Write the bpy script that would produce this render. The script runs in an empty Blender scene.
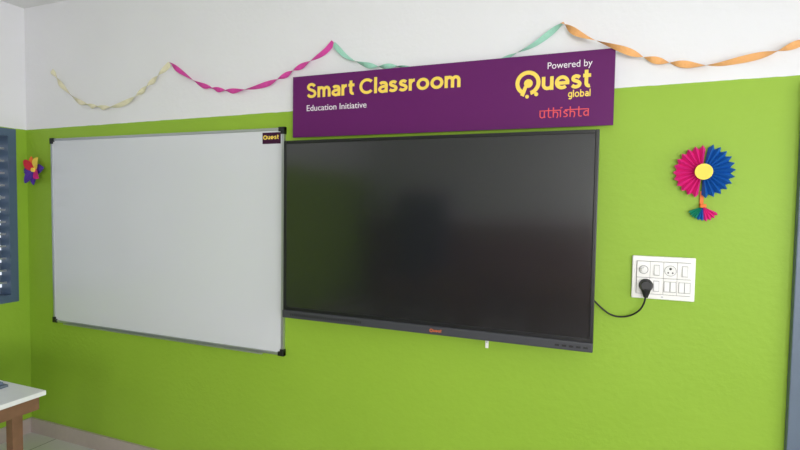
import bpy, bmesh, math, random
from mathutils import Matrix, Vector
random.seed(4)
S=bpy.context.scene
try:
    S.view_settings.view_transform='Standard'; S.view_settings.look='None'
except Exception: pass
COL=S.collection

def lin(c):
    c=c/255.0
    return c/12.92 if c<=.04045 else ((c+.055)/1.055)**2.4
def rgb(r,g,b): return (lin(r),lin(g),lin(b),1)

def mat(name,col,rough=.5,metal=0,spec=.5,bump=0,bscale=60,var=0,vscale=3,coat=0,coatr=.05):
    m=bpy.data.materials.new(name); m.use_nodes=True
    nt=m.node_tree; b=nt.nodes['Principled BSDF']
    b.inputs['Base Color'].default_value=col
    b.inputs['Roughness'].default_value=rough
    b.inputs['Metallic'].default_value=metal
    b.inputs['Specular IOR Level'].default_value=spec
    if coat:
        b.inputs['Coat Weight'].default_value=coat; b.inputs['Coat Roughness'].default_value=coatr
    if bump or var:
        g=nt.nodes.new('ShaderNodeNewGeometry')
    if bump:
        n=nt.nodes.new('ShaderNodeTexNoise'); n.inputs['Scale'].default_value=bscale; n.inputs['Detail'].default_value=5
        nt.links.new(g.outputs['Position'],n.inputs['Vector'])
        bp=nt.nodes.new('ShaderNodeBump'); bp.inputs['Strength'].default_value=bump; bp.inputs['Distance'].default_value=.01
        nt.links.new(n.outputs['Fac'],bp.inputs['Height']); nt.links.new(bp.outputs['Normal'],b.inputs['Normal'])
    if var:
        n=nt.nodes.new('ShaderNodeTexNoise'); n.inputs['Scale'].default_value=vscale; n.inputs['Detail'].default_value=4
        nt.links.new(g.outputs['Position'],n.inputs['Vector'])
        mx=nt.nodes.new('ShaderNodeMix'); mx.data_type='RGBA'
        mx.inputs['A'].default_value=tuple(c*(1-var) for c in col[:3])+(1,)
        mx.inputs['B'].default_value=tuple(min(1,c*(1+var)) for c in col[:3])+(1,)
        nt.links.new(n.outputs['Fac'],mx.inputs['Factor']); nt.links.new(mx.outputs['Result'],b.inputs['Base Color'])
    return m

def wallmat(name,lowA,lowB,upA,upB,zsplit):
    m=bpy.data.materials.new(name); m.use_nodes=True
    nt=m.node_tree; N=nt.nodes; L=nt.links; b=N['Principled BSDF']
    b.inputs['Roughness'].default_value=.5; b.inputs['Specular IOR Level'].default_value=.3
    g=N.new('ShaderNodeNewGeometry'); sp=N.new('ShaderNodeSeparateXYZ'); L.new(g.outputs['Position'],sp.inputs[0])
    mu=N.new('ShaderNodeMath'); mu.operation='MULTIPLY_ADD'; mu.inputs[1].default_value=-.0075; L.new(sp.outputs['X'],mu.inputs[0]); L.new(sp.outputs['Z'],mu.inputs[2])
    n2=N.new('ShaderNodeTexNoise'); n2.inputs['Scale'].default_value=14; L.new(g.outputs['Position'],n2.inputs['Vector'])
    ma=N.new('ShaderNodeMath'); ma.operation='MULTIPLY_ADD'; ma.inputs[1].default_value=.006; L.new(n2.outputs['Fac'],ma.inputs[0]); L.new(mu.outputs[0],ma.inputs[2])
    gt=N.new('ShaderNodeMath'); gt.operation='GREATER_THAN'; gt.inputs[1].default_value=zsplit; L.new(ma.outputs[0],gt.inputs[0])
    nv=N.new('ShaderNodeTexNoise'); nv.inputs['Scale'].default_value=1.7; nv.inputs['Detail'].default_value=5; L.new(g.outputs['Position'],nv.inputs['Vector'])
    gm=N.new('ShaderNodeMix'); gm.data_type='RGBA'
    gm.inputs['A'].default_value=lowA; gm.inputs['B'].default_value=lowB; L.new(nv.outputs['Fac'],gm.inputs['Factor'])
    wm=N.new('ShaderNodeMix'); wm.data_type='RGBA'
    wm.inputs['A'].default_value=upA; wm.inputs['B'].default_value=upB; L.new(nv.outputs['Fac'],wm.inputs['Factor'])
    mx=N.new('ShaderNodeMix'); mx.data_type='RGBA'
    L.new(gt.outputs[0],mx.inputs['Factor']); L.new(gm.outputs['Result'],mx.inputs['A']); L.new(wm.outputs['Result'],mx.inputs['B'])
    L.new(mx.outputs['Result'],b.inputs['Base Color'])
    nb=N.new('ShaderNodeTexNoise'); nb.inputs['Scale'].default_value=38; nb.inputs['Detail'].default_value=6; L.new(g.outputs['Position'],nb.inputs['Vector'])
    bp=N.new('ShaderNodeBump'); bp.inputs['Strength'].default_value=.16; bp.inputs['Distance'].default_value=.01
    L.new(nb.outputs['Fac'],bp.inputs['Height']); L.new(bp.outputs['Normal'],b.inputs['Normal'])
    return m

WALL=wallmat('painted_wall_lime_white',(.268,.445,.034,1),(.312,.502,.046,1),(.77,.77,.80,1),(.83,.83,.86,1),2.1)
WALLG=wallmat('reflection_gradient_wall',rgb(134,104,106),rgb(146,114,110),(.78,.78,.80,1),(.82,.82,.84,1),1.35)  # unseen rear wall: invented dark-below split shapes the gradient reflected in the screen
WHITE=mat('ceiling_paint',(.82,.82,.82,1),.7,bump=.1)
def floormat():
    m=mat('floor_tiles',rgb(190,188,180),.3)
    nt=m.node_tree; b=nt.nodes['Principled BSDF']
    g=nt.nodes.new('ShaderNodeNewGeometry'); br=nt.nodes.new('ShaderNodeTexBrick')
    br.offset=0; br.inputs['Scale'].default_value=1; br.inputs['Brick Width'].default_value=.6; br.inputs['Row Height'].default_value=.6
    br.inputs['Mortar Size'].default_value=.004
    br.inputs['Color1'].default_value=rgb(208,205,204); br.inputs['Color2'].default_value=rgb(200,197,196); br.inputs['Mortar'].default_value=rgb(124,120,116)
    nt.links.new(g.outputs['Position'],br.inputs['Vector']); nt.links.new(br.outputs['Color'],b.inputs['Base Color'])
    return m
FLOOR=floormat()
SKIRT=mat('skirting_stone',rgb(180,166,162),.4,var=.08,vscale=30)
STEEL=mat('blue_grey_paint',rgb(98,112,132),.4,var=.05,vscale=8)
STEELD=mat('dark_blue_grey_paint',rgb(58,70,90),.4)
FRAMEB=mat('window_blue_paint',rgb(78,98,124),.4)
ALU=mat('brushed_aluminium',rgb(185,188,192),.35,metal=.8)
BLACKP=mat('black_plastic',rgb(22,22,24),.4)
BOARD=mat('whiteboard_enamel',rgb(216,218,225),.22,spec=.55)
BEZ=mat('bezel_black',rgb(22,23,26),.35)
BEZG=mat('bezel_grey',rgb(60,61,68),.45)
LGREY=mat('switch_gap_grey',rgb(150,150,150),.5)
SCREEN=mat('display_glass_off',rgb(30,31,34),.14,spec=1.0)
GOLD=mat('logo_red_gold',rgb(214,110,60),.4)
PURP=mat('sign_purple',rgb(98,30,98),.5,spec=.2)
PURPD=mat('sticker_dark_purple',rgb(60,18,52),.5,spec=.2)
YEL=mat('sign_yellow',rgb(248,216,92),.5)
SW=mat('sign_white',rgb(238,233,240),.5)
RED=mat('sign_red',rgb(232,82,88),.5)
PLATE=mat('switch_plate_ivory',rgb(238,236,234),.3)
PLATE2=mat('switch_module_white',rgb(226,225,224),.3)
WOOD=mat('brown_wood',rgb(122,88,66),.45,var=.25,vscale=25)
LAM=mat('white_laminate',rgb(228,229,231),.3)
def paper(n,c): 
    return mat('crepe_'+n,c,.8,bump=.4,bscale=150)
CREAM=paper('cream',rgb(226,220,190)); MAG=paper('magenta',rgb(210,70,158)); MINT=paper('mint',rgb(156,208,188)); ORA=paper('orange',rgb(238,176,112))
PM=mat('paper_magenta',rgb(220,32,130),.6); PB=mat('paper_blue',rgb(10,92,176),.6); PY=mat('paper_yellow',rgb(248,218,84),.6)
PO=mat('paper_orange',rgb(240,122,50),.6); PV=mat('paper_violet',rgb(82,46,154),.6); PG=mat('paper_green',rgb(20,144,114),.6); PR=mat('paper_red',rgb(212,40,60),.6)
NB=mat('notebook_cover',rgb(96,108,120),.5)

def root(name,loc=(0,0,0)):
    e=bpy.data.objects.new(name,None); e.location=loc; e.empty_display_size=.1; COL.objects.link(e); return e
def link(ob,parent=None,m=None):
    COL.objects.link(ob)
    if m: ob.data.materials.append(m)
    if parent:
        ob.parent=parent; ob.matrix_parent_inverse=Matrix.Translation(-Vector(parent.location))
    return ob
def boxes(name,lst,m,parent=None,bev=0,seg=2):
    bm=bmesh.new()
    for (x0,x1,y0,y1,z0,z1) in lst:
        r=bmesh.ops.create_cube(bm,size=1)
        for v in r['verts']:
            v.co=Vector(((x0+x1)/2+v.co.x*(x1-x0),(y0+y1)/2+v.co.y*(y1-y0),(z0+z1)/2+v.co.z*(z1-z0)))
    if bev: bmesh.ops.bevel(bm,geom=bm.edges[:],offset=bev,segments=seg,affect='EDGES',profile=.6)
    me=bpy.data.meshes.new(name); bm.to_mesh(me); bm.free()
    return link(bpy.data.objects.new(name,me),parent,m)
def box(name,b,m,parent=None,bev=0): return boxes(name,[b],m,parent,bev)
def cyl(name,c,r,h,axis,m,parent=None,r2=None,seg=32,bev=0):
    bm=bmesh.new(); bmesh.ops.create_cone(bm,cap_ends=True,segments=seg,radius1=r,radius2=r if r2 is None else r2,depth=h)
    M={'z':Matrix.Identity(4),'y':Matrix.Rotation(math.pi/2,4,'X'),'x':Matrix.Rotation(math.pi/2,4,'Y')}[axis]
    bm.transform(Matrix.Translation(c)@M)
    me=bpy.data.meshes.new(name)
    for f in bm.faces: f.smooth=len(f.verts)==4
    bm.to_mesh(me); bm.free()
    return link(bpy.data.objects.new(name,me),parent,m)
def mesh(name,vs,fs,m,parent=None,smooth=False):
    me=bpy.data.meshes.new(name); me.from_pydata(vs,[],fs); me.update()
    if smooth:
        for p in me.polygons: p.use_smooth=True
    return link(bpy.data.objects.new(name,me),parent,m)
def text(name,s,x0,x1,z0,z1,y,m,parent,bold=0,shear=0,sp=1):
    cu=bpy.data.curves.new(name,'FONT'); cu.body=s; cu.size=1; cu.offset=bold; cu.extrude=.02; cu.shear=shear; cu.space_character=sp
    t=bpy.data.objects.new(name+'_c',cu); COL.objects.link(t)
    dg=bpy.context.evaluated_depsgraph_get(); dg.update()
    me=bpy.data.meshes.new_from_object(t.evaluated_get(dg))
    bpy.data.objects.remove(t)
    xs=[v.co.x for v in me.vertices]; ys=[v.co.y for v in me.vertices]
    ax,bx,ay,by=min(xs),max(xs),min(ys),max(ys)
    for v in me.vertices:
        v.co=Vector((x0+(v.co.x-ax)/(bx-ax)*(x1-x0), y-.0008-v.co.z*.03, z0+(v.co.y-ay)/(by-ay)*(z1-z0)))
    me.materials.clear()
    return link(bpy.data.objects.new(name,me),parent,m)

# ---- stroke lettering (geometric sans), cap height 1, x-height .74 ----
def arc(cx,cy,rx,ry,a0,a1,n=20):
    return [(cx+rx*math.cos(math.radians(a0+(a1-a0)*i/n)),cy+ry*math.sin(math.radians(a0+(a1-a0)*i/n))) for i in range(n+1)]
def cr(P,k=8):
    Q=[(2*P[0][0]-P[1][0],2*P[0][1]-P[1][1])]+P+[(2*P[-1][0]-P[-2][0],2*P[-1][1]-P[-2][1])]; o=[]
    for i in range(1,len(Q)-2):
        for j in range(k):
            t=j/k
            o.append(tuple(.5*(2*Q[i][d]+(Q[i+1][d]-Q[i-1][d])*t+(2*Q[i-1][d]-5*Q[i][d]+4*Q[i+1][d]-Q[i+2][d])*t*t+(3*Q[i][d]-Q[i-1][d]-3*Q[i+1][d]+Q[i+2][d])*t**3) for d in (0,1)))
    return o+[P[-1]]
XH=.74
def glyph(ch,w):
    h=w/2; ry=XH/2-h+.01; rx=.285; cy=XH/2
    if ch=='o': return [arc(h+rx,cy,rx,ry,0,360,36)],2*rx+w
    if ch=='e': return [arc(h+rx,cy,rx,ry,-12,312,40),[(h,cy-.03),(h+2*rx+h*.9,cy-.03)]],2*rx+w
    if ch=='l': return [[(h,0),(h,1.04)]],w
    if ch=='i': return [[(h,0),(h,XH)],[(h,.86),(h,.86+w)]],w
    if ch=='r': return [[(h,0),(h,XH)],arc(h+.25,.36,.25,.29,180,85,12)],.31+h
    if ch=='t': return [[(.17,.95),(.17,.26)]+arc(.31,.24,.14,.24-h,180,290,10),[(0,XH-h+.01),(.40,XH-h+.01)]],.40
    if ch=='u': return [[(h,XH),(h,.30)]+arc(h+.22,.30,.22,.30-h,180,360,16),[(h+.44,0),(h+.44,XH)]],.44+w
    if ch=='m':
        a=.36
        return [[(h,0),(h,XH)],arc(h+a/2,.43,a/2,.31-h,180,0,14)+[(h+a,0)],arc(h+a*1.5,.43,a/2,.31-h,180,0,14)+[(h+2*a,0)]],2*a+w
    if ch=='a':
        return [cr([(h+.03,.57),(h+.12,.64),(h+.23,XH-h),(h+.35,.62),(h+.42,.50),(h+.42,.36)])+[(h+.42,0)],
                cr([(h+.42,.41),(h+.25,.40),(h+.08,.35),(h+.0,.22),(h+.08,.11),(h+.22,.075),(h+.36,.13),(h+.42,.24)])],.42+w
    if ch=='s':
        return [cr([(h+.36,.57),(h+.28,.63),(h+.17,.655),(h+.05,.61),(h+.02,.51),(h+.08,.43),(h+.20,.385),(h+.31,.33),(h+.36,.24),(h+.31,.13),(h+.18,h-.01),(h+.07,.10),(h-.03,.17)])],.36+w
    if ch=='S':
        return [cr([(h+.46,.77),(h+.37,.87),(h+.24,.915),(h+.08,.87),(h+.01,.74),(h+.08,.60),(h+.25,.52),(h+.42,.43),(h+.49,.28),(h+.41,.13),(h+.24,h-.01),(h+.09,.12),(h-.02,.23)])],.5+w
    if ch=='C': return [arc(h+.40,.5,.40,.5-h+.01,42,318,36)],.40+.30+w
    if ch=='g': return [arc(h+.24,cy,.24,ry,0,360,30),[(h+.48,XH),(h+.48,0)]+arc(h+.25,-.04,.23,.18,0,-150,14)],.48+w
    if ch=='b': return [arc(h+.24,cy,.24,ry,0,360,30),[(h,0),(h,1.04)]],.48+w
    return [],.2
def strokes_to_mesh(name,strokes,w,tf,y,m,parent):
    vs=[];fs=[]
    for si,st in enumerate(strokes):
        n=len(st); closed=abs(st[0][0]-st[-1][0])<1e-4 and abs(st[0][1]-st[-1][1])<1e-4 and n>3
        base=len(vs); yy=y-(si%3)*.0003
        for i,p in enumerate(st):
            if closed: a=st[(i-1)%(n-1)]; b=st[(i+1)%(n-1)]
            else: a=st[max(i-1,0)]; b=st[min(i+1,n-1)]
            dx,dy=b[0]-a[0],b[1]-a[1]; L=math.hypot(dx,dy) or 1; nx,ny=-dy/L*w/2,dx/L*w/2
            for s in (1,-1):
                X,Z=tf(p[0]+nx*s,p[1]+ny*s); vs.append((X,yy,Z))
        for i in range(n-1):
            q=base+2*i
            f=(q,q+1,q+3,q+2)
            A,B,C=[Vector(vs[j]) for j in f[:3]]
            if (B-A).cross(C-A).y>0: f=f[::-1]
            fs.append(f)
    return mesh(name,vs,fs,m,parent)
def lettering(name,s,x0,x1,zb,cap,y,m,parent,w=.19,gap=.085,space=.30):
    st=[];x=0
    for ch in s:
        if ch==' ': x+=space-gap; continue
        g,a=glyph(ch,w)
        st+=[[(px+x,pz) for px,pz in q] for q in g]; x+=a+gap
    x-=gap; k=(x1-x0)/x
    return strokes_to_mesh(name,st,w,lambda a,b:(x0+a*k,zb+b*cap),y,m,parent)

# ---------------- room shell ----------------
XL,XR,YR,H=-.27,5.4,-5.6,2.91
T=.15
def wall_x(name,x,inward,holes):
    x0,x1=(x-T,x) if inward>0 else (x,x+T)
    L=[];ys=YR
    for (a,b,c,d) in sorted(holes):
        L+= [(x0,x1,ys,a,0,H),(x0,x1,a,b,0,c),(x0,x1,a,b,d,H)]; ys=b
    L.append((x0,x1,ys,0,0,H))
    return boxes(name,L,WALL)
def wall_y(name,y,outer,holes,m):
    y0,y1=(y,y+T) if outer>0 else (y-T,y)
    L=[];xs=XL-T
    for (a,b,c,d) in sorted(holes):
        L+=[(xs,a,y0,y1,0,H),(a,b,y0,y1,d,H)]
        if c>0: L.append((a,b,y0,y1,0,c))
        xs=b
    L.append((xs,XR+T,y0,y1,0,H))
    return boxes(name,L,m)
W1=(-1.45,-.07,.93,2.09)
wall_x('wall_left',XL,1,[W1])
W2=(-2.0,-.5,.9,2.2); W3=(-4.7,-2.7,.9,2.2)  # unseen right-wall windows, added as openings for the fill lights
wall_x('wall_right',XR,-1,[W2,W3])
D=(4.07,5.08,0,2.1)
wall_y('wall_back',0,1,[D],WALL)
W5=(3.85,5.2,.95,2.3)
wall_y('wall_front',YR,-1,[W5],WALLG)
box('floor',(XL-T,XR+T,YR-T,T,-.1,0),FLOOR)
box('ceiling',(XL-T,XR+T,YR-T,T,H,H+.1),WHITE)
box('baseboard_back',(XL,4.07,-.014,0,0,.10),SKIRT)
box('baseboard_left',(XL,XL+.014,YR,-.014,0,.10),SKIRT)
box('baseboard_right',(XR-.014,XR,YR,0,0,.10),SKIRT)
box('baseboard_front',(XL+.014,XR-.014,YR,YR+.014,0,.10),SKIRT)

def window_x(name,x,w,sgn=1,n=13):
    a,b,c,d=w; r=root(name,(x,(a+b)/2,(c+d)/2)); f=.05
    x0,x1=(x-.09,x+.004) if sgn>0 else (x-.004,x+.09)
    mid=(a+b)/2
    boxes('frame',[(x0,x1,a,b,c,c+f),(x0,x1,a,b,d-f,d),(x0,x1,a,a+f,c+f,d-f),(x0,x1,b-f,b,c+f,d-f),(x0,x1,mid-.03,mid+.03,c+f,d-f)],FRAMEB,r)
    xm=(x0+x1)/2
    boxes('grille_bars',[(xm-.006,xm+.006,a+f,b-f,c+f+(d-c-2*f)*i/n-.006,c+f+(d-c-2*f)*i/n+.006) for i in range(1,n)],ALU,r)
    return r
def window_y(name,y,w):
    a,b,c,d=w; r=root(name,((a+b)/2,y,(c+d)/2)); f=.05; y0,y1=y-.09,y+.004; mid=(a+b)/2
    boxes('frame',[(a,b,y0,y1,c,c+f),(a,b,y0,y1,d-f,d),(a,a+f,y0,y1,c+f,d-f),(b-f,b,y0,y1,c+f,d-f),(mid-.03,mid+.03,y0,y1,c+f,d-f)],FRAMEB,r)
    boxes('grille_bars',[(a+f,b-f,y-.05,y-.04,c+(d-c)*i/8-.006,c+(d-c)*i/8+.006) for i in range(1,8)],ALU,r)
wr=window_x('window_1',XL,W1); window_x('added_window_2',XR,W2,sgn=-1,n=7); window_x('added_window_3',XR,W3,sgn=-1,n=7)
window_y('window_4',YR,W5)
boxes('shutter_louvres',[(XL-.12,XL-.10,-1.42,-.10,.97+i*.085,.97+i*.085+.05) for i in range(13)],STEEL,wr)

# door on the board wall
dr=root('door_1',(4.57,0,1.05))
boxes('frame',[(4.07,4.13,-.03,.12,0,2.1),(5.02,5.08,-.03,.12,0,2.1),(4.13,5.02,-.03,.12,2.04,2.1)],STEEL,dr,.004)
boxes('leaf',[(4.13,5.02,.02,.06,.005,2.04)],STEELD,dr,.003)
boxes('leaf_panels',[(4.22,4.93,.01,.022,.15,.95),(4.22,4.93,.01,.022,1.1,1.9)],STEEL,dr,.004)
cyl('handle',(4.2,-.005,1.02),.012,.05,'y',ALU,dr)

# ---------------- whiteboard ----------------
wb=root('whiteboard',(.915,0,1.415))
a,b,c,d=0,1.83,.805,2.025
box('panel',(a+.008,b-.008,-.014,0,c+.008,d-.008),BOARD,wb)
f=.015
boxes('aluminium_frame',[(a,b,-.02,0,c,c+f),(a,b,-.02,0,d-f,d),(a,a+f,-.02,0,c+f,d-f),(b-f,b,-.02,0,c+f,d-f)],ALU,wb,.003)
k=.034
boxes('corner_caps',[(a-.004,a+k,-.024,0,d-.020,d+.004),(a-.004,a+.020,-.0235,0,d-k,d+.004),
 (a-.004,a+k,-.024,0,c-.004,c+.020),(a-.004,a+.020,-.0235,0,c-.004,c+k),
 (b-k,b+.004,-.024,0,c-.004,c+.020),(b-.020,b+.004,-.0235,0,c-.004,c+k),
 (b-k,b+.004,-.024,0,d-.020,d+.004),(b-.020,b+.004,-.0235,0,d-k,d+.004)],BLACKP,wb,.003)
boxes('pen_tray',[(.12,1.7,-.034,-.018,c-.004,c-.001),(.12,1.7,-.036,-.032,c-.004,c+.003)],ALU,wb,.001)
box('logo_sticker',(1.69,1.806,-.0155,-.014,1.942,2.002),PURPD,wb)
lettering('sticker_text','uest',1.722,1.795,1.966,.024,-.0162,YEL,wb,w=.2)

# ---------------- interactive display ----------------
tv=root('interactive_flat_panel',(2.634,0,1.49))
a,b,c,d=1.884,3.384,1.037,1.944
box('rear_housing',(a+.03,b-.03,-.062,-.03,c+.03,d-.03),BLACKP,tv,.006)
boxes('wall_bracket',[(2.2,2.28,-.032,0,1.15,1.8),(2.98,3.06,-.032,0,1.15,1.8),(2.2,3.06,-.02,0,1.6,1.66)],BLACKP,tv)
boxes('bezel',[(a,a+.016,-.1,-.06,c+.05,d),(b-.016,b,-.1,-.06,c+.05,d),(a+.016,b-.016,-.1,-.06,d-.016,d)],BEZ,tv,.003)
box('glass',(a+.014,b-.014,-.0965,-.06,c+.05,d-.014),SCREEN,tv)
boxes('speaker_bar',[(a,b,-.108,-.055,c,c+.04)],BEZG,tv,.005)
boxes('lower_bezel',[(a,b,-.1,-.06,c+.038,c+.056)],BEZ,tv,.002)
boxes('speaker_slots',[(a+.05+i*.012,a+.056+i*.012,-.1088,-.107,c+.014,c+.026) for i in range(34)],BLACKP,tv)
boxes('front_ports',[(3.235+i*.028,3.253+i*.028,-.1088,-.107,c+.014,c+.023) for i in range(5)],BLACKP,tv)
lettering('bezel_logo','uest',2.702,2.742,c+.014,.014,-.1086,GOLD,tv,w=.2)
boxes('hanging_tag',[(2.938,2.952,-.085,-.08,c-.038,c+.002)],PLATE,tv,.002)
cyl('tag_hook',(2.945,-.082,c-.004),.004,.02,'z',ALU,tv)

# ---------------- sign board ----------------
sg=root('sign_board',(2.66,0,2.12))
x0,x1,z0,z1=1.895,3.434,1.967,2.278; YS=-.036
box('sign_panel',(x0,x1,YS,-.031,z0,z1),PURP,sg,.001)
boxes('mount_battens',[(2.05,2.12,-.031,0,1.98,2.2),(3.2,3.27,-.031,0,1.98,2.2)],BLACKP,sg)
def fx(x): return 3.409-(3.409-x)*.9844
h=z1-z0; k=h/.314; YT=YS-.0008
lettering('title_text','Smart Classroom',fx(1.957),fx(2.779),z0+.200*k,.074,YT,YEL,sg,w=.19,gap=.065,space=.33)
text('subtitle_text','Education Initiative',fx(1.957),fx(2.301),z0+.133*k,z0+.163*k,YS,SW,sg)
text('powered_text','Powered by',fx(3.165),fx(3.346),z0+.240*k,z0+.277*k,YS,SW,sg)
lettering('brand_text','uest',fx(3.142),fx(3.342),z0+.160*k,.077,YT,YEL,sg,w=.19,gap=.07)
lettering('brand_subtext','global',fx(3.252),fx(3.342),z0+.124*k,.029,YT,YEL,sg,w=.17,gap=.10)
def ring(name,cx,cz,ro,ri,y,m,parent,a0=0,a1=360,n=48):
    vs=[];fs=[]
    for i in range(n+1):
        t=math.radians(a0+(a1-a0)*i/n)
        for r in (ri,ro):
            for yy in (y,y-.002): vs.append((cx+r*math.cos(t),yy,cz+r*math.sin(t)))
    for i in range(n):
        p=i*4;q=p+4
        fs+=[(p+1,q+1,q+3,p+3),(p,p+2,q+2,q),(p+2,p+3,q+3,q+2),(p,q,q+1,p+1)]
    return mesh(name,vs,fs,m,parent)
ring('bezel_logo_mark',2.693,1.057,.008,.005,-.108,GOLD,tv,n=20)
ring('sticker_mark',1.708,1.976,.012,.007,-.0155,YEL,wb,n=20)
qx,qz=fx(3.083),z0+.196*k
ring('q_ring',qx,qz,.053,.036,YS,YEL,sg,-75,250)
cyl('q_dot',(qx+.002,YS-.001,qz-.002),.0185,.002,'y',YEL,sg)
mesh('q_tail',[(qx-.016,YS-.0015,qz-.012),(qx-.002,YS-.0015,qz-.018),(qx-.016,YS-.0015,qz-.058),(qx-.032,YS-.0015,qz-.050)],[(0,1,2,3)],YEL,sg)
cyl('q_spot_a',(qx-.002,YS-.001,qz-.058),.008,.002,'y',YEL,sg)
cyl('q_spot_b',(qx+.036,YS-.001,qz-.050),.0085,.002,'y',YEL,sg)
def footer():
    st=[];x=0; w=.105; g=.15
    def add(l,a):
        nonlocal x
        for q in l: st.append([(px+x,pz) for px,pz in q])
        x+=a+g
    U=[[(.07,.84),(.07,.30)]+arc(.27,.30,.20,.23,180,360,12)+[(.47,.84)],[(.47,.30),(.52,.05)]]
    Tt=[[(.18,1.15),(.18,.25)]+arc(.34,.24,.16,.17,180,310,8)]
    Hh=[[(.07,1.18),(.07,.05)],arc(.27,.45,.20,.20,180,0,12)+[(.47,.22),(.40,-.02)]]
    I=[[(.07,.84),(.07,.06)]]
    Ss=[cr([(.40,.66),(.25,.74),(.10,.64),(.16,.50),(.32,.40),(.40,.24),(.28,.10),(.06,.12)])]
    A=[[(.46,.84),(.46,.05)],cr([(.46,.56),(.28,.62),(.10,.48),(.10,.24),(.26,.12),(.46,.26)])]
    for l,a in ((U,.52),(Tt,.40),(Hh,.50),(I,.13),(Ss,.44),(Hh,.50),(Tt,.40),(A,.52)): add(l,a)
    W=x-g
    st.append([(.0,.84),(W*.44,.84)]); st.append([(W*.52,.84),(W,.84)])
    st.append([(W*.43,1.05),(W*.47,1.14)])
    xa,xb=fx(3.135),fx(3.338)
    strokes_to_mesh('footer_wordmark',st,w,lambda a,b:(xa+a*(xb-xa)/W,z0+.040*k+b*.038),YT,RED,sg)
footer()

# ---------------- streamers ----------------
def streamer(name,pts,m,width=.028,pitch=.30,ph=0):
    P=[Vector(p) for p in pts]; samp=[]
    Q=[2*P[0]-P[1]]+P+[2*P[-1]-P[-2]]
    for i in range(1,len(Q)-2):
        n=max(8,int((Q[i+1]-Q[i]).length/.006))
        for j in range(n):
            t=j/n; p0,p1,p2,p3=Q[i-1],Q[i],Q[i+1],Q[i+2]
            samp.append(.5*((2*p1)+(p2-p0)*t+(2*p0-5*p1+4*p2-p3)*t*t+(3*p1-p0-3*p2+p3)*t**3))
    samp.append(P[-1])
    vs=[];fs=[];s=0
    for i,p in enumerate(samp):
        tg=(samp[min(i+1,len(samp)-1)]-samp[max(i-1,0)]).normalized()
        if i: s+=(p-samp[i-1]).length
        th=ph+2*math.pi*s/pitch+.9*math.sin(s*13+ph)
        nrm=tg.cross(Vector((0,1,0))).normalized()
        w=(nrm*math.cos(th)*1.0+Vector((0,1,0))*math.sin(th)*.8)*(width/2)
        for kk in (-1,-.5,0,.5,1):
            vs.append(p+w*kk)
        if i:
            for kk in range(4):
                q=(i-1)*5+kk; fs.append((q,q+1,q+6,q+5))
    return mesh(name,vs,fs,m,None,True)
Y=-.016
streamer('paper_streamer',[(.019,Y,2.470),(.12,Y,2.36),(.29,Y,2.245),(.529,Y,2.200),(.72,Y,2.235),(.88,Y,2.32),(1.038,Y,2.425)],CREAM,.030)
streamer('paper_streamer',[(1.038,Y,2.43),(1.14,Y,2.36),(1.29,Y,2.28),(1.494,Y,2.238),(1.72,Y,2.26),(1.92,Y,2.33),(2.06,Y,2.39),(2.12,Y,2.44)],MAG,.028,ph=1)
streamer('paper_streamer',[(2.12,Y,2.43),(2.21,Y,2.35),(2.345,Y,2.30),(2.477,Y,2.288),(2.62,Y,2.24),(2.80,Y,2.22),(2.93,Y,2.25),(3.002,Y,2.288),(3.11,Y,2.33),(3.22,Y,2.405)],MINT,.027,ph=2)
streamer('paper_streamer',[(3.22,Y,2.41),(3.30,Y-.03,2.34),(3.451,Y-.04,2.267),(3.56,Y-.01,2.225),(3.671,Y,2.198),(3.78,Y,2.185),(3.873,Y,2.196),(3.97,Y,2.215),(4.058,Y,2.242),(4.25,Y,2.32),(4.4,Y,2.40)],ORA,.028,ph=.5)

# ---------------- pleated rosette ----------------
def fan(name,c,R,r0,a0,a1,n,m,parent,depth=.012,yb=-.012,tooth=.86):
    vs=[];fs=[]
    for i in range(2*n+1):
        t=math.radians(a0+(a1-a0)*i/(2*n)); hi=i%2
        y=yb-(depth if hi else 0)
        ro=R*(1.0 if hi else tooth)
        vs.append((c[0]+r0*math.cos(t),yb-(depth*.3 if hi else 0),c[1]+r0*math.sin(t)))
        rr=R*tooth*.97
        vs.append((c[0]+rr*math.cos(t),y,c[1]+rr*math.sin(t)))
        vs.append((c[0]+ro*math.cos(t),y,c[1]+ro*math.sin(t)))
    for i in range(2*n):
        p=i*3
        fs+=[(p,p+1,p+4,p+3),(p+1,p+2,p+5,p+4)]
    return mesh(name,vs,fs,m,parent)
ro=root('paper_rosette',(3.765,0,1.775))
fan('magenta_fan',(3.760,1.775),.103,.01,84,264,12,PM,ro,.018)
fan('blue_fan',(3.764,1.777),.106,.01,-92,82,12,PB,ro,.018,-.014)
cyl('centre_disc',(3.763,-.033,1.775),.031,.004,'y',PY,ro)
cyl('hub',(3.763,-.016,1.775),.012,.032,'y',PY,ro)
boxes('orange_strip',[(3.757,3.770,-.008,-.002,1.60,1.70)],PO,ro)
fan('small_fan_green',(3.768,1.640),.056,.004,200,246,4,PG,ro,.008)
fan('small_fan_blue',(3.768,1.640),.056,.004,246,275,2,PB,ro,.008)
fan('small_fan_magenta',(3.768,1.640),.060,.004,275,335,4,PM,ro,.008)
boxes('small_fan_knot',[(3.757,3.779,-.022,-.006,1.636,1.650)],PO,ro,.003)

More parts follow.
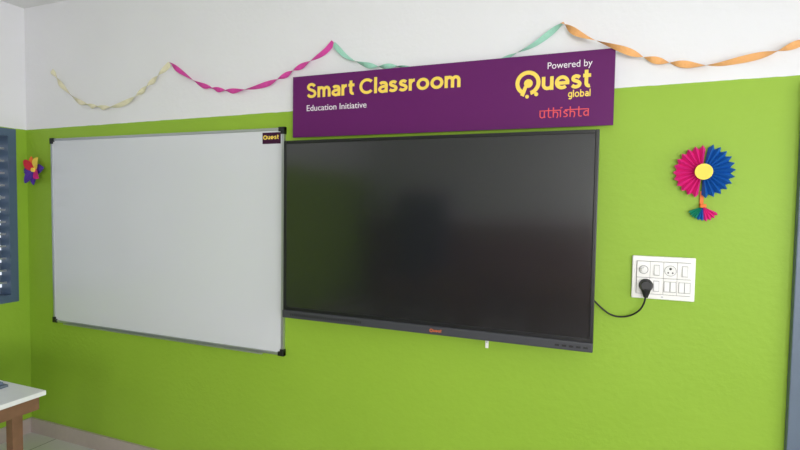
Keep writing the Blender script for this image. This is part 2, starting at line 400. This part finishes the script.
# ---------------- left flower ----------------
fl=root('paper_flower',(-.125,0,1.82))
cols=[PO,PY,PV,PM,PV,PV,PV,PR]
cx,cz=-.14,1.82
for i in range(8):
    t=math.radians(90-i*45+6); L=.102+.012*(i%3-1); w=.032
    dirv=Vector((math.cos(t),0,math.sin(t))); side=Vector((-math.sin(t),0,math.cos(t)))
    vs=[];fs=[];n=12
    for j in range(n+1):
        s=j/n; ww=w*math.sin(math.pi*min(1,s*.91+.06))**.85
        yy=-.024-.022*math.sin(s*2.0)-(.006 if i%2 else 0)
        for kk in (-1,-.5,0,.5,1):
            vs.append(Vector((cx,yy-.004*abs(kk),cz))+dirv*(L*s)+side*(ww*kk))
        if j:
            for kk in range(4):
                q=(j-1)*5+kk; fs.append((q,q+1,q+6,q+5))
    mesh('petal_%d'%i,vs,fs,cols[i],fl,False)
cyl('flower_centre',(cx,-.040,cz),.014,.02,'y',PY,fl)
cyl('flower_stem',(cx,-.018,cz),.006,.036,'y',PG,fl)

# ---------------- switchboard ----------------
sb=root('switch_board',(3.637,0,1.347))
box('plate',(3.524,3.752,-.014,0,1.262,1.436),PLATE,sb,.004)
box('module_frame',(3.540,3.736,-.018,-.01,1.282,1.416),LGREY,sb,.002)
boxes('modules',[(3.542+i*.0485,3.5895+i*.0485,-.0205,-.015,z,z+.064) for i in range(4) for z in (1.284,1.350)],PLATE,sb,.0012)
def rocker(x,z):
    vs=[(x-.009,-.0205,z-.02),(x+.009,-.0205,z-.02),(x+.009,-.0205,z+.02),(x-.009,-.0205,z+.02),(x-.009,-.0275,z-.018),(x+.009,-.0275,z-.018),(x+.009,-.022,z+.019),(x-.009,-.022,z+.019)]
    mesh('rocker',vs,[(4,5,6,7),(0,1,5,4),(2,3,7,6),(1,2,6,5),(3,0,4,7)],PLATE2,sb)
    boxes('rocker_gap',[(x-.0106,x+.0106,-.0210,-.02,z-.0216,z+.0216)],LGREY,sb)
for x,z in ((3.614,1.381),(3.614,1.316),(3.652,1.316),(3.674,1.316),(3.704,1.316),(3.724,1.316),(3.714,1.381)): rocker(x,z)
ring('dial_rim',3.566,1.381,.0175,.0,-.020,LGREY,sb)
cyl('dial_base',(3.566,-.023,1.381),.0145,.006,'y',PLATE2,sb)
cyl('dial_knob',(3.566,-.030,1.381),.009,.014,'y',PLATE2,sb)
cyl('socket_rim',(3.663,-.0212,1.381),.0215,.0014,'y',LGREY,sb)
cyl('socket_face',(3.663,-.0217,1.381),.0195,.0014,'y',PLATE2,sb)
cyl('socket_hole',(3.663,-.0226,1.389),.0048,.001,'y',BLACKP,sb)
for dx in (-.008,.008): cyl('socket_hole',(3.663+dx,-.0226,1.373),.003,.001,'y',BLACKP,sb)
for z in (1.272,1.426): cyl('screw',(3.637,-.0145,z),.004,.002,'y',ALU,sb)

pl=root('power_plug_and_cable',(3.578,-.02,1.31))
cyl('plug_base',(3.576,-.026,1.318),.026,.012,'y',BLACKP,pl)
cyl('plug_body',(3.576,-.043,1.318),.025,.024,'y',BLACKP,pl,r2=.019)
bm=bmesh.new(); bmesh.ops.create_cone(bm,cap_ends=True,segments=20,radius1=.008,radius2=.020,depth=.036)
bm.transform(Matrix.Translation((3.576,-.038,1.288))); me=bpy.data.meshes.new('plug_neck'); bm.to_mesh(me); bm.free()
link(bpy.data.objects.new('plug_neck',me),pl,BLACKP)
cu=bpy.data.curves.new('cable','CURVE'); cu.dimensions='3D'; cu.bevel_depth=.0036; cu.bevel_resolution=3
pts=[(3.576,-.04,1.28),(3.572,-.04,1.235),(3.545,-.025,1.198),(3.50,-.015,1.176),(3.455,-.015,1.178),(3.42,-.02,1.20),(3.375,-.03,1.245),(3.33,-.035,1.30)]
sp=cu.splines.new('NURBS'); sp.points.add(len(pts)-1)
for q,p in zip(sp.points,pts): q.co=(*p,1)
sp.order_u=4; sp.use_endpoint_u=True
cu.materials.append(BLACKP)
ob=bpy.data.objects.new('cable',cu); COL.objects.link(ob); ob.parent=pl; ob.matrix_parent_inverse=Matrix.Translation(-Vector(pl.location))

# ---------------- tables ----------------
def table(name,x0,x1,y0,y1,hh,top,ins=.08):
    r=root(name,((x0+x1)/2,(y0+y1)/2,0))
    box('top',(x0,x1,y0,y1,hh-.022,hh),top,r,.003)
    i=ins
    boxes('apron',[(x0+.02,x1-.02,y0+.02,y0+.04,hh-.085,hh-.022),(x0+.02,x1-.02,y1-.04,y1-.02,hh-.085,hh-.022),
      (x0+.02,x0+.04,y0+.04,y1-.04,hh-.085,hh-.022),(x1-.04,x1-.02,y0+.04,y1-.04,hh-.085,hh-.022)],WOOD,r)
    w=.045
    boxes('legs',[(x,x+w,y,y+w,0,hh-.05) for x in (x0+i,x1-i-w) for y in (y0+.055,y1-.055-w)],WOOD,r,.002)
    boxes('stretchers',[(x0+i+w,x1-i-w,y0+.065,y0+.09,.15,.19),(x0+i+w,x1-i-w,y1-.09,y1-.065,.15,.19)],WOOD,r)
    return r
table('wooden_table',-.05,1.045,-1.4,-.757,.75,LAM)
nb=root('notebook_stack',(.68,-.86,.75))
box('lower_book',(.56,.845,-.95,-.80,.75,.762),NB,nb,.001)
box('upper_book',(.57,.825,-.94,-.81,.762,.774),STEEL,nb,.001)
for (x,y) in ((.9,-3.5),(2.6,-3.9),(1.2,-4.8),(2.6,-4.9)):
    table('school_desk',x,x+1.2,y,y+.4,.72,WOOD)
    b_=root('school_bench',(x+.6,y-.3,0))
    box('seat',(x,x+1.2,y-.42,y-.15,.41,.44),WOOD,b_,.003)
    boxes('legs',[(xx,xx+.04,yy,yy+.04,0,.41) for xx in (x+.06,x+1.1) for yy in (y-.4,y-.21)],WOOD,b_)
# unseen cupboard, added to put a dark silhouette in the screen reflection
cb=root('reflection_cupboard',(.85,YR+.24,0))
box('body',(.45,1.15,YR+.016,YR+.45,.06,1.8),STEELD,cb,.005)
boxes('doors',[(.465,.795,YR+.45,YR+.465,.09,1.77),(.805,1.135,YR+.45,YR+.465,.09,1.77)],STEELD,cb,.003)
boxes('feet',[(x,x+.05,y,y+.05,0,.06) for x in (.46,1.09) for y in (YR+.03,YR+.38)],BLACKP,cb)
boxes('handle',[(.825,.84,YR+.465,YR+.49,.95,1.07)],ALU,cb,.002)

# ---------------- light ----------------
w=bpy.data.worlds.new('daylight'); S.world=w; w.use_nodes=True
bg=w.node_tree.nodes['Background']; bg.inputs[0].default_value=(.82,.90,1,1); bg.inputs[1].default_value=1.05
def area(name,loc,d,sx,sy,p,col=(1,.98,.98)):
    l=bpy.data.lights.new(name,'AREA'); l.shape='RECTANGLE'; l.size=sx; l.size_y=sy; l.energy=p; l.color=col
    o=bpy.data.objects.new(name,l); o.location=loc; o.rotation_euler=Vector(d).to_track_quat('-Z','Y').to_euler(); COL.objects.link(o)
area('fill_light_2',(XR+.12,-1.25,1.55),(-1,0,0),1.5,1.3,24)  # added fill light behind the made-up near right-wall window
area('fill_light_3',(XR+.12,-3.7,1.55),(-1,0,0),2.0,1.3,145)  # main added fill, set outside the made-up rear right-wall window
area('daylight_window_4',(4.52,YR-.12,1.62),(0,1,0),1.35,1.35,108)

# ---------------- camera ----------------
cam=bpy.data.cameras.new('camera'); cam.sensor_width=36; cam.lens=509.4/800*36; cam.clip_start=.02
co=bpy.data.objects.new('camera',cam); COL.objects.link(co); S.camera=co
Rm=Matrix.Rotation(.3802,3,'Z')@Matrix.Rotation(-.0454,3,'X')@Matrix.Rotation(-.0143,3,'Y')
rx,ry,rz=Rm.col[0],Rm.col[1],Rm.col[2]
M=Matrix(((rx[0],rz[0],-ry[0],3.409),(rx[1],rz[1],-ry[1],-2.303),(rx[2],rz[2],-ry[2],1.6415),(0,0,0,1)))
co.matrix_world=M
